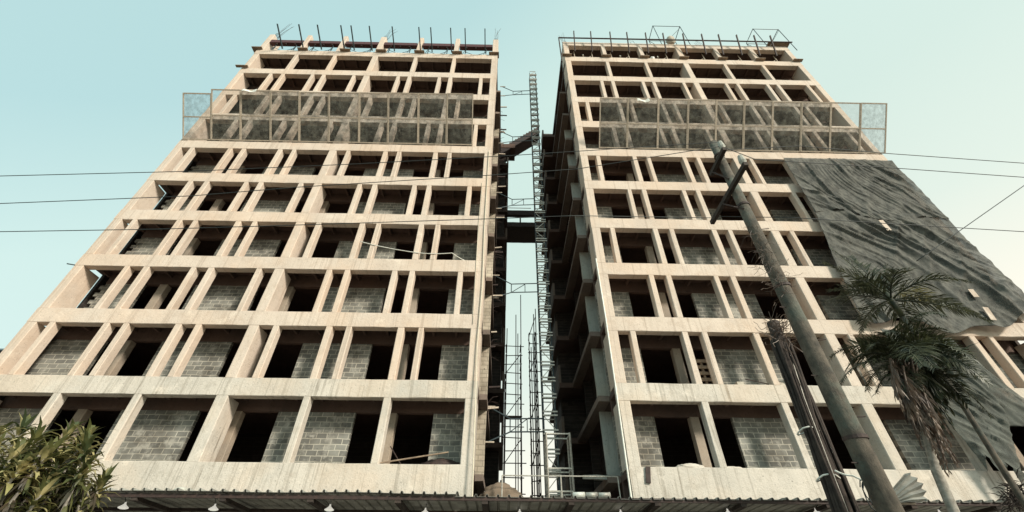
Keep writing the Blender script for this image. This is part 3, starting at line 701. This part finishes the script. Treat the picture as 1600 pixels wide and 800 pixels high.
WY = 6.1
W = lambda *a: [at(x, y, WY) for x, y in a]
G = 'overhead wires along the street'
wire('overhead_wire', W((-90, 279), (0, 275), (300, 267.5), (560, 256), (799, 243)) + [at(1000, 230, 6.0), at(1124, 222, 5.9)], .009, 'wire', 'topmost of the three long overhead wires left of the pole, reaching its head', 'wire', 0, G)
wire('overhead_wire', W((-90, 322), (0, 318), (300, 306), (464, 292.5), (777, 273), (902, 264)) + [Vector((4.9, 5.7, 9.58))], .009, 'wire', 'middle overhead wire left of the pole, reaching its upper crossarm', 'wire', 0, G)
wire('overhead_wire', W((-90, 364), (0, 362), (250, 358), (420, 353), (761, 342), (899, 337)) + [Vector((4.9, 7.0, 8.55))], .009, 'wire', 'lowest overhead wire left of the pole, reaching its long crossarm', 'wire', 0, G)
wire('overhead_wire', [Vector((5.03, 6.1, 9.95))] + W((1250, 228), (1390, 240), (1600, 255), (1700, 263)), .009, 'wire', 'upper wire leaving the pole to the right past the net screen corner', 'wire', 0, G)
wire('overhead_wire', [Vector((4.87, 5.7, 9.55))] + W((1180, 249), (1390, 262), (1600, 277), (1700, 285)), .009, 'wire', 'second wire right of the pole, passing just below the net screen', 'wire', 0, G)
wire('overhead_wire', [Vector((4.87, 6.9, 8.5)), at(1240, 340, 6.2)] + W((1400, 350), (1600, 362), (1700, 369)), .009, 'wire', 'lowest wire right of the pole, crossing in front of the shade cloth', 'wire', 0, G)
wire('overhead_wire', [at(1432, 408, 8.0), at(1600, 290, 7), at(1640, 262, 6.8)], .010, 'wire', 'service wire slanting up to the right out of the palm crown', 'wire', 0)

# ------------------------------------------------------------------ palms
def frond(parent, o, az, el, length, droop, mat, n=26, leaf=.42, wid=.035, hang=.35, label=None, twist=0, dry=False):
    if not dry: n = int(n * 1.5); wid *= .62; hang *= .6
    o = Vector(o); d = Vector((math.cos(az) * math.cos(el), math.sin(az) * math.cos(el), math.sin(el)))
    side = d.cross(ZZ)
    side = side.normalized() if side.length > .05 else Vector((math.cos(az + 1.57), math.sin(az + 1.57), 0))
    side = (Matrix.Rotation(twist, 3, d) @ side).normalized()
    pts = [o]; dirs = []
    n_ = 14
    for i in range(n_):
        dirs.append(d.copy()); pts.append(pts[-1] + d * (length / n_)); d = (d - ZZ * droop / n_ * (1 + i / n_)).normalized()
    mb = MB(); mb.tube(pts, [.02 * (1 - .85 * i / n_) + .003 for i in range(len(pts))], 5)
    for i in range(n):
        t = .14 + .86 * i / (n - 1); k = min(int(t * n_), n_ - 1); f = t * n_ - k
        p = pts[k].lerp(pts[k + 1], min(f, 1)); dd = dirs[k]
        ll = leaf * (math.sin(min(1, t * 1.15 + .12) * math.pi) ** .6 * .8 + .25) * rnd.uniform(.8, 1.1)
        for sg in (-1, 1):
            jit = Vector((rnd.gauss(0, .13), rnd.gauss(0, .13), rnd.gauss(0, .13)))
            u = (dd * rnd.uniform(1.0, 1.6) + side * sg * rnd.uniform(.05, .5) + Vector((rnd.gauss(0, .25), rnd.gauss(0, .25), rnd.uniform(-.6, 0)))).normalized() if dry else (dd * rnd.uniform(.55, .95) + side * sg * rnd.uniform(.7, 1.0) + ZZ * rnd.uniform(-.05, .3) * (0 if hang > .8 else 1) + jit).normalized()
            bs = u.cross(ZZ.cross(u) if abs(u.z) < .95 else dd); bs = u.cross(side * sg) if bs.length < .05 else bs
            ws = dd.cross(u).cross(u)
            ws = ws if ws.length > .02 else side
            mb.blade(p, u, ws, ll, wid * rnd.uniform(.8, 1.2), hang * rnd.uniform(.6, 1.5), .0)
    f = mb.build('frond', mat, parent, True)
    if label: f['label'] = label
    return f
A = math.radians
p1 = thing('palm_tree', (8.9, 8, .1), 'slender palm with a small open crown in front of the large shade cloth', 'palm')
c1 = Vector((8.98, 8.0, 6.95))
MB().tube([(8.85, 8, .1), (8.92, 8, 3.0), (9.03, 8, 5.2), (8.98, 8, 6.95)], [.075, .05, .042, .05], 12).build('trunk', 'pole', p1, True)
MB().tube([c1 + Vector((0, 0, -.45)), c1 + Vector((0, 0, -.1)), c1 + Vector((0, 0, .25))], [.055, .075, .03], 10).build('crownshaft', 'frond', p1, True)
for az, el, ln, dr, mt, hg in ((182, 14, 1.75, .55, 'frond', .25), (176, -22, 1.2, .5, 'frond', .4), (120, 78, 2.0, .2, 'frond', .1), (60, 72, 1.9, .2, 'frond', .1), (150, 66, 1.6, .3, 'frond', .15), (20, 62, 1.6, .35, 'frond', .15), (100, 58, 1.4, .4, 'frond', .2), (8, 38, 1.45, 1.25, 'frond_pale', .35),
        (-12, 8, 1.6, .9, 'frond', .5), (205, 40, 1.2, .8, 'frond', .3), (255, 45, 1.2, 1.2, 'frond', .4), (310, 30, 1.5, 1.2, 'frond', .5), (150, 50, 1.2, .7, 'frond', .3), (40, 10, 1.5, 1.1, 'frond', .5), (335, -15, 1.6, .6, 'frond', .6), (90, 20, 1.3, .9, 'frond', .4)):
    frond(p1, c1, A(az), A(el), ln, dr, mt, 24, .46, .045, hg, 'pale frond' if mt == 'frond_pale' else None)
p2 = thing('palm_tree', (6.6, 7, .13), 'shorter palm with a dense dark crown and a skirt of dead fronds', 'palm')
c2 = Vector((7.42, 7.0, 5.0))
MB().tube([(6.5, 7, .1), (6.64, 7, 2.5), (6.74, 7, 3.1), (7.05, 7, 4.0), (7.42, 7, 5.0)], [.09, .07, .066, .06, .06], 12).build('trunk', 'trunk', p2, True)
live = []
for az, el, ln, dr in ((170, 38, 1.2, 1.3), (182, 14, 1.4, .9), (176, -12, 1.1, .6), (150, 55, 1.2, 1.3), (200, 55, 1.2, 1.5), (230, 30, 1.2, 1.5), (260, 50, 1.2, 1.5), (290, 20, 1.2, 1.8), (320, 45, 1.1, 2.0), (345, 25, 1.05, 2.0), (5, 55, 1.1, 2.0), (20, 15, 1.05, 2.0), (50, 45, 1.2, 1.6),
        (80, 60, 1.2, 1.3), (110, 40, 1.3, 1.3), (330, 0, 1.1, 1.8), (0, -5, 1.1, 1.9), (355, 70, 1.1, 2.2), (190, -30, 1.1, .9), (205, -15, 1.2, 1.2), (300, -15, 1.2, 1.6), (340, -30, 1.3, 1.6), (275, 0, 1.2, 1.6), (245, 5, 1.2, 1.6), (310, 70, 1.1, 1.9), (225, 65, 1.0, 1.7)):
    live.append((c2 + Vector((rnd.uniform(-.12, .1), rnd.uniform(-.12, .05), rnd.uniform(-.25, .2))), az + rnd.uniform(-10, 10), el, ln * rnd.uniform(.9, 1.1), dr))
for o_, az, el, ln, dr in live: frond(p2, o_, A(az), A(el), ln, dr, 'frond', 34, .46, .030, .45, twist=rnd.uniform(-.9, .9))
for i in range(16):   # younger hanging fronds on the right of the skirt
    a = at(1432 + rnd.uniform(-15, 25), 560 + rnd.uniform(-15, 15), 6.9 + rnd.uniform(-.1, .35)); t = rnd.random()
    b = at(1470 + 30 * t + rnd.uniform(-6, 8), 610 + 75 * t + rnd.uniform(-10, 10), 6.9 + rnd.uniform(-.1, .4)); d = b - a
    frond(p2, a, math.atan2(d.y, d.x), math.asin(d.z / d.length) + .3, d.length, .6, 'frond', 26, .34, .024, .5, dry=True)
for i in range(46):
    a = at(1412 + rnd.uniform(-26, 30), 575 + rnd.uniform(-18, 14), 6.88 + rnd.uniform(-.25, .2)); t = rnd.random()
    b = at(1420 + 74 * t + rnd.uniform(-10, 18), 635 + 108 * t + rnd.uniform(-12, 10), 6.78 + rnd.uniform(-.3, .3)); d = b - a
    frond(p2, a, math.atan2(d.y, d.x), math.asin(d.z / d.length) + .14, d.length, .3, 'frond_dead', 30, .32, .022, .5, 'dry brown frond hanging against the trunk', dry=True)

tf = thing('dry_tuft', (9.0, 9.0, 3.2), 'dark dry tuft of fibres and leaves on the canopy edge at the far right', 'dry leaves')
mb = MB()
for i in range(260):
    a = at(1588 + rnd.gauss(0, 9), 780 + rnd.gauss(0, 9), 8.9 + rnd.uniform(-.2, .2)); d = Vector((rnd.gauss(0, 1), rnd.gauss(0, .7), rnd.gauss(.5, .8))).normalized()
    mb.blade(a, d, d.cross(Vector((rnd.random(), rnd.random(), .3))), rnd.uniform(.12, .3), .02, .4)
mb.build('fibres', 'darkwood', tf)

# ------------------------------------------------------------------ broad-leaved shrub at the left
sh = thing('dracaena_shrub', (-6.6, 6.2, .13), 'dense leafy shrub at the lower left, yellowish young rosettes also painting its sunlit top', 'shrub')
heads = [(-6.46, 5.9, 3.22, 1), (-6.75, 5.9, 3.16, 1), (-6.1, 5.8, 3.1, 1), (-5.8, 5.9, 3.18, 1), (-5.55, 5.9, 3.14, 1), (-5.4, 5.8, 2.98, 1), (-5.35, 5.9, 2.78, 1), (-6.0, 5.6, 2.86, 1), (-5.75, 5.55, 2.72, 1), (-7.05, 5.9, 3.0, 0), (-6.3, 5.6, 2.9, 1), (-6.6, 5.65, 2.7, 1), (-5.95, 5.5, 2.5, 1), (-5.6, 5.6, 2.85, 1), (-6.9, 5.7, 2.75, 0)]
for i in range(330):
    z = 1.0 + 1.95 * rnd.random() ** .8; x = rnd.uniform(-7.8, -5.38 - max(0, 2.75 - z) * .30)
    heads.append((x, rnd.uniform(5.55, 6.7), z, 1 if rnd.random() < .5 * (z - 1.9) else 0))  # pale rosettes grow more frequent upward, painting the sunlit top
lv = {'leaf': MB(), 'leaf_pale': MB(), 'leaf_old': MB()}; stem = MB()
for x, y, z, young in heads:
    c = Vector((x, y, z)); tilt = Vector((rnd.gauss(.05, .25), rnd.gauss(-.2, .2), 1)).normalized()
    n = 30 if young else 24
    for i in range(n):
        t = i / n; a = i * 2.399 + rnd.uniform(-.2, .2)
        el = A(75 - 95 * t + rnd.uniform(-8, 8))
        d = Vector((math.cos(a) * math.cos(el), math.sin(a) * math.cos(el), math.sin(el))); d = (d + tilt * .25).normalized()
        sd = d.cross(ZZ); sd = sd if sd.length > .1 else Vector((1, 0, 0))
        key = ('leaf_pale' if t > .1 and rnd.random() < .62 else 'leaf') if young else ('leaf' if rnd.random() < .55 else ('leaf_old' if rnd.random() < .75 else 'leaf_pale'))
        lv[key].blade(c - tilt * .22 * t, d, sd, rnd.uniform(.17, .26) * (1.3 if young else 1), rnd.uniform(.036, .054) * (1.2 if young else 1), rnd.uniform(.3, .7), .3)
    for i in range(22):   # older leaves hanging below the rosette
        a = rnd.uniform(0, 6.28); d = Vector((math.cos(a) * .6, math.sin(a) * .6, -1)).normalized()
        lv['leaf_old' if rnd.random() < .6 else 'leaf'].blade(c - tilt * rnd.uniform(.15, .5), d, d.cross(ZZ), rnd.uniform(.18, .28), rnd.uniform(.036, .05), .3, .2)
    stem.tube([c, c - tilt * .4 + Vector((0, 0, -.1)), Vector((-6.4 + (x + 6.4) * .55, 6.2, max(.1, z - 1.6)))], .018, 5)
for k_, nm in (('leaf', 'green_leaves'), ('leaf_pale', 'young_sunlit_leaves'), ('leaf_old', 'old_leaves')): lv[k_].build(nm, k_, sh, True)
for i in range(9): stem.tube([(-6.4 + rnd.uniform(-.3, .3), 6.2 + rnd.uniform(-.2, .2), .1), (-6.3 + rnd.uniform(-.8, .8), 6.2, 1.8)], .03, 6)
stem.build('stems', 'trunk', sh)

# ------------------------------------------------------------------ corrugated canopy over the pavement
cp = thing('corrugated_canopy', (0, 9.4, .13), 'long corrugated metal canopy running along the foot of both towers', 'canopy')
def corr(x0, x1, y0, y1, z0, z1, pitch=.22, hgt=.045, sag=0):
    mb = MB(); xs = []; x = x0
    prof = ((0, 0), (.70, 0), (.78, 1), (.92, 1))
    while x < x1:
        for u, h in prof: xs.append((x + u * pitch, h * hgt))
        x += pitch
    ys = [y0 + (y1 - y0) * j / 6 for j in range(7)]
    V = [[mb.bm.verts.new((x, y + .02 * noise.noise(Vector((x * .4, 3, 0))), z0 + (z1 - z0) * (y - y0) / (y1 - y0) + h + .025 * noise.noise(Vector((x * .5, y * .3, 1))))) for x, h in xs] for y in ys]
    for a, b in zip(V, V[1:]):
        for i in range(len(xs) - 1): mb.bm.faces.new((a[i], a[i + 1], b[i + 1], b[i]))
    return mb
for a, b, dz in ((-13.2, -.93, .03), (-.95, 5.55, -.012), (5.5, 12.5, -.0)):
    so = corr(a, b, 9.4 - dz, 13.9, 3.075 + dz, 2.86 + dz).build('roof_sheet', 'zinc', cp)
    md = so.modifiers.new('t', 'SOLIDIFY'); md.thickness = .004
MB().bar((-13.2, 9.47, 3.035), (12.5, 9.47, 3.045), .06, .07).build('eave_purlin', 'rust', cp)
for y in (10.6, 12, 13.4): MB().bar((-13.2, y, 3.0 - (y - 9.4) * .045), (12.5, y, 3.0 - (y - 9.4) * .045), .06, .06).build('purlin', 'rust', cp)
x = -12.4
while x < 12.4:
    MB().bar((x, 9.45, 2.985), (x, 13.9, 2.76), .12, .07).build('rafter', 'darkwood', cp)
    x += 1.72
for x in (-12.4, -5.52, 1.36, 8.24):
    MB().bar((x, 13.8, .1), (x, 13.8, 2.73), .12).build('post', 'darkwood', cp)
LX = [(-7.78, 10.0), (-6.0, 10.1), (-3.58, 10.0), (-1.66, 10.35), (.36, 10.4), (2.52, 10.3), (4.72, 10.05), (6.47, 9.85), (9.1, 9.9)]
for i, (x, y) in enumerate(LX):
    zr = 2.90
    lp = thing('canopy_lamp', (x, y, zr), f'white dish lamp hanging under the corrugated canopy, {ORD[i]} from the left', 'lamp', 'white lamps under the canopy')
    mb = MB(); prof = [(.012, .10), (.02, .06), (.045, .035), (.095, .0), (.09, -.015), (.05, -.03), (.0, -.035)]
    prev = None
    for r, h in prof:
        ring = [mb.bm.verts.new((x + max(r, .001) * math.cos(t * math.pi / 8), y + max(r, .001) * math.sin(t * math.pi / 8), zr + h)) for t in range(16)]
        if prev:
            for t in range(16): mb.bm.faces.new((prev[t], prev[(t + 1) % 16], ring[(t + 1) % 16], ring[t]))
        prev = ring
    mb.build('lamp_bulb', 'lamp', lp, True)
    MB().tube([(x, y, zr + .09), (x + .03, y - .12, zr + .16)], .008, 5).build('cord', 'wire', lp)
# buckled sheet standing up from the canopy edge
base = Vector((7.72, 9.30, 3.09)); rimL, rimR = at(1414, 739, 9.15), at(1447, 778, 9.2)
mb = MB(); nF = 12; inner, outer = [], []
rim = [at(*p, 9.15) for p in ((1413, 740), (1421, 739), (1432, 747), (1441, 756), (1446, 768), (1447, 780), (1440, 786))]
b0 = [at(*p, 9.28) for p in ((1383, 776), (1386, 780), (1389, 783), (1391, 785), (1393, 786), (1395, 787), (1396, 787))]
for i in range(nF + 1):
    t = i / nF * (len(rim) - 1); k_ = min(int(t), len(rim) - 2); f = t - k_
    q = rim[k_].lerp(rim[k_ + 1], f); w = b0[k_].lerp(b0[k_ + 1], f)
    off = Vector((0, .07 if i % 2 else -.03, .0))
    inner.append(w + off * .3); outer.append(q + off)
mid = [a.lerp(b, .55) + Vector((0, -.04, .02)) for a, b in zip(inner, outer)]
V = [[mb.bm.verts.new(p) for p in r_] for r_ in (inner, mid, outer)]
for a, b in zip(V, V[1:]):
    for i in range(nF): mb.bm.faces.new((a[i], a[i + 1], b[i + 1], b[i]))
so = mb.build('buckled_sheet', 'zinc'); md = so.modifiers.new('t', 'SOLIDIFY'); md.thickness = .005
tag(so, 'buckled corrugated sheet fanned up above the canopy edge', 'metal sheet')
tag(MB().bar(at(1391, 787, 9.33), at(1430, 787, 9.33), .03, .03).build('batten', 'palesteel'), 'pale batten lying along the canopy edge below the buckled sheet', 'batten')
# things lying on the canopy behind its edge
for i, (px, lb) in enumerate(((905, 'with a white end'), (925, 'middle one'), (945, 'right one'))):
    p = at(px, 779, 9.7); p.z = 3.16
    tag(MB().tube([p - Vector((.12, 0, 0)), p + Vector((.12, .02, .01))], .055, 10).build('plastic_bottle', 'white' if i == 0 else 'galv', None, True), f'pale container lying on the canopy in front of the right balconies, {lb}', 'container', 'containers on the canopy')
for i, px in enumerate((160, 282)):
    p = at(px, 767, 9.6); p.z = 3.15
    mb = MB(); bmesh.ops.create_icosphere(mb.bm, subdivisions=2, radius=1)
    for v in mb.bm.verts: q = v.co.copy(); v.co = p + Vector((q.x * .13, q.y * .1, q.z * .06)) * (1 + .3 * noise.noise(q * 2 + p))
    tag(mb.build('debris_lump', 'panel', None, True), 'grey lump of debris on the canopy edge, ' + ('next to the shrub' if i == 0 else 'second from the shrub'), 'debris')
# small rail on the canopy in front of the hoist cage
rl = thing('hoist_rail', (1.8, 13.5, 3.0), 'low pale rail standing behind the canopy edge before the hoist cage', 'rail')
MB().tube([(-.05, 16.5, 4.85), (4.1, 16.5, 4.85)], .022, 6).build('top_rail', 'galv', rl)
for x in (-.05, 2.05, 4.1): MB().tube([(x, 16.5, .1), (x, 16.5, 4.85)], .025, 6).build('post', 'galv', rl)
# neighbouring roof far left
nb = thing('neighbouring_house', (-60, 46, .1), 'dark blue roofed building just visible past the left edge of the tower', 'building')
MB().box(-75, -46, 40, 55, -.03, 20).build('wall', 'block', nb)
MB().grid(lambda u, v: Vector((-76 + 31 * u, 39 + 8 * v if v < .99 else 47, 20.004 + 4 * v)), 1, 1).grid(lambda u, v: Vector((-76 + 31 * u, 47 + 8 * v, 24.004 - 4 * v)), 1, 1).build('roof', 'steel_blue', nb)

# ------------------------------------------------------------------ daylight
SUN_EL, SUN_AZ = 29.0, 136.0        # azimuth clockwise from +Y: sun behind the camera to the right
w = bpy.data.worlds.new('World'); sc.world = w; w.use_nodes = True
nt = w.node_tree; nt.nodes.clear()
out = nt.nodes.new('ShaderNodeOutputWorld'); bg = nt.nodes.new('ShaderNodeBackground'); nt.links.new(bg.outputs[0], out.inputs[0])
sky = nt.nodes.new('ShaderNodeTexSky'); sky.sky_type = 'NISHITA'; sky.sun_disc = False
sky.sun_elevation = R_(SUN_EL); sky.sun_rotation = R_(SUN_AZ); sky.air_density = 1.0; sky.dust_density = 2.5; sky.ozone_density = 1.0
# hazy tropical air: the clear blue of the sky model is veiled by a pale haze, thickest low down and towards the right
tc = N(nt, 'TexCoord'); dp = N(nt, 'VectorMath', operation='DOT_PRODUCT'); nt.links.new(tc.outputs['Generated'], dp.inputs[0])
hz = Vector((.45, .35, -.82)); dp.inputs[1].default_value = hz
mr = N(nt, 'MapRange'); nt.links.new(dp.outputs['Value'], mr.inputs[0]); mr.inputs[1].default_value = -.75; mr.inputs[2].default_value = .30
haze = ramp(nt, mr.outputs[0], [(.06, (4.6, 6.8, 6.7)), (.25, (6.1, 7.9, 7.2)), (.55, (6.4, 7.8, 6.9)), (.76, (7.3, 8.2, 7.1)), (.95, (9.6, 9.0, 7.4))])
nt.links.new(mix(nt, .80, sky.outputs[0], haze), bg.inputs['Color']); bg.inputs['Strength'].default_value = .1
sl = bpy.data.lights.new('sun', 'SUN'); sl.energy = 3.6; sl.angle = R_(9); sl.color = (1, .93, .80)
so = bpy.data.objects.new('sun', sl); COL.objects.link(so)
sd = Vector((math.sin(R_(SUN_AZ)) * math.cos(R_(SUN_EL)), math.cos(R_(SUN_AZ)) * math.cos(R_(SUN_EL)), math.sin(R_(SUN_EL))))
so.rotation_euler = sd.to_track_quat('Z', 'Y').to_euler()
vs = sc.view_settings; sc.display_settings.display_device = 'sRGB'; vs.view_transform = 'Standard'; vs.look = 'None'; vs.exposure = .37; vs.gamma = 1; vs.use_curve_mapping = False
sc.render.engine = 'CYCLES'; sc.cycles.max_bounces = 6; sc.cycles.transparent_max_bounces = 12; sc.cycles.use_denoising = True
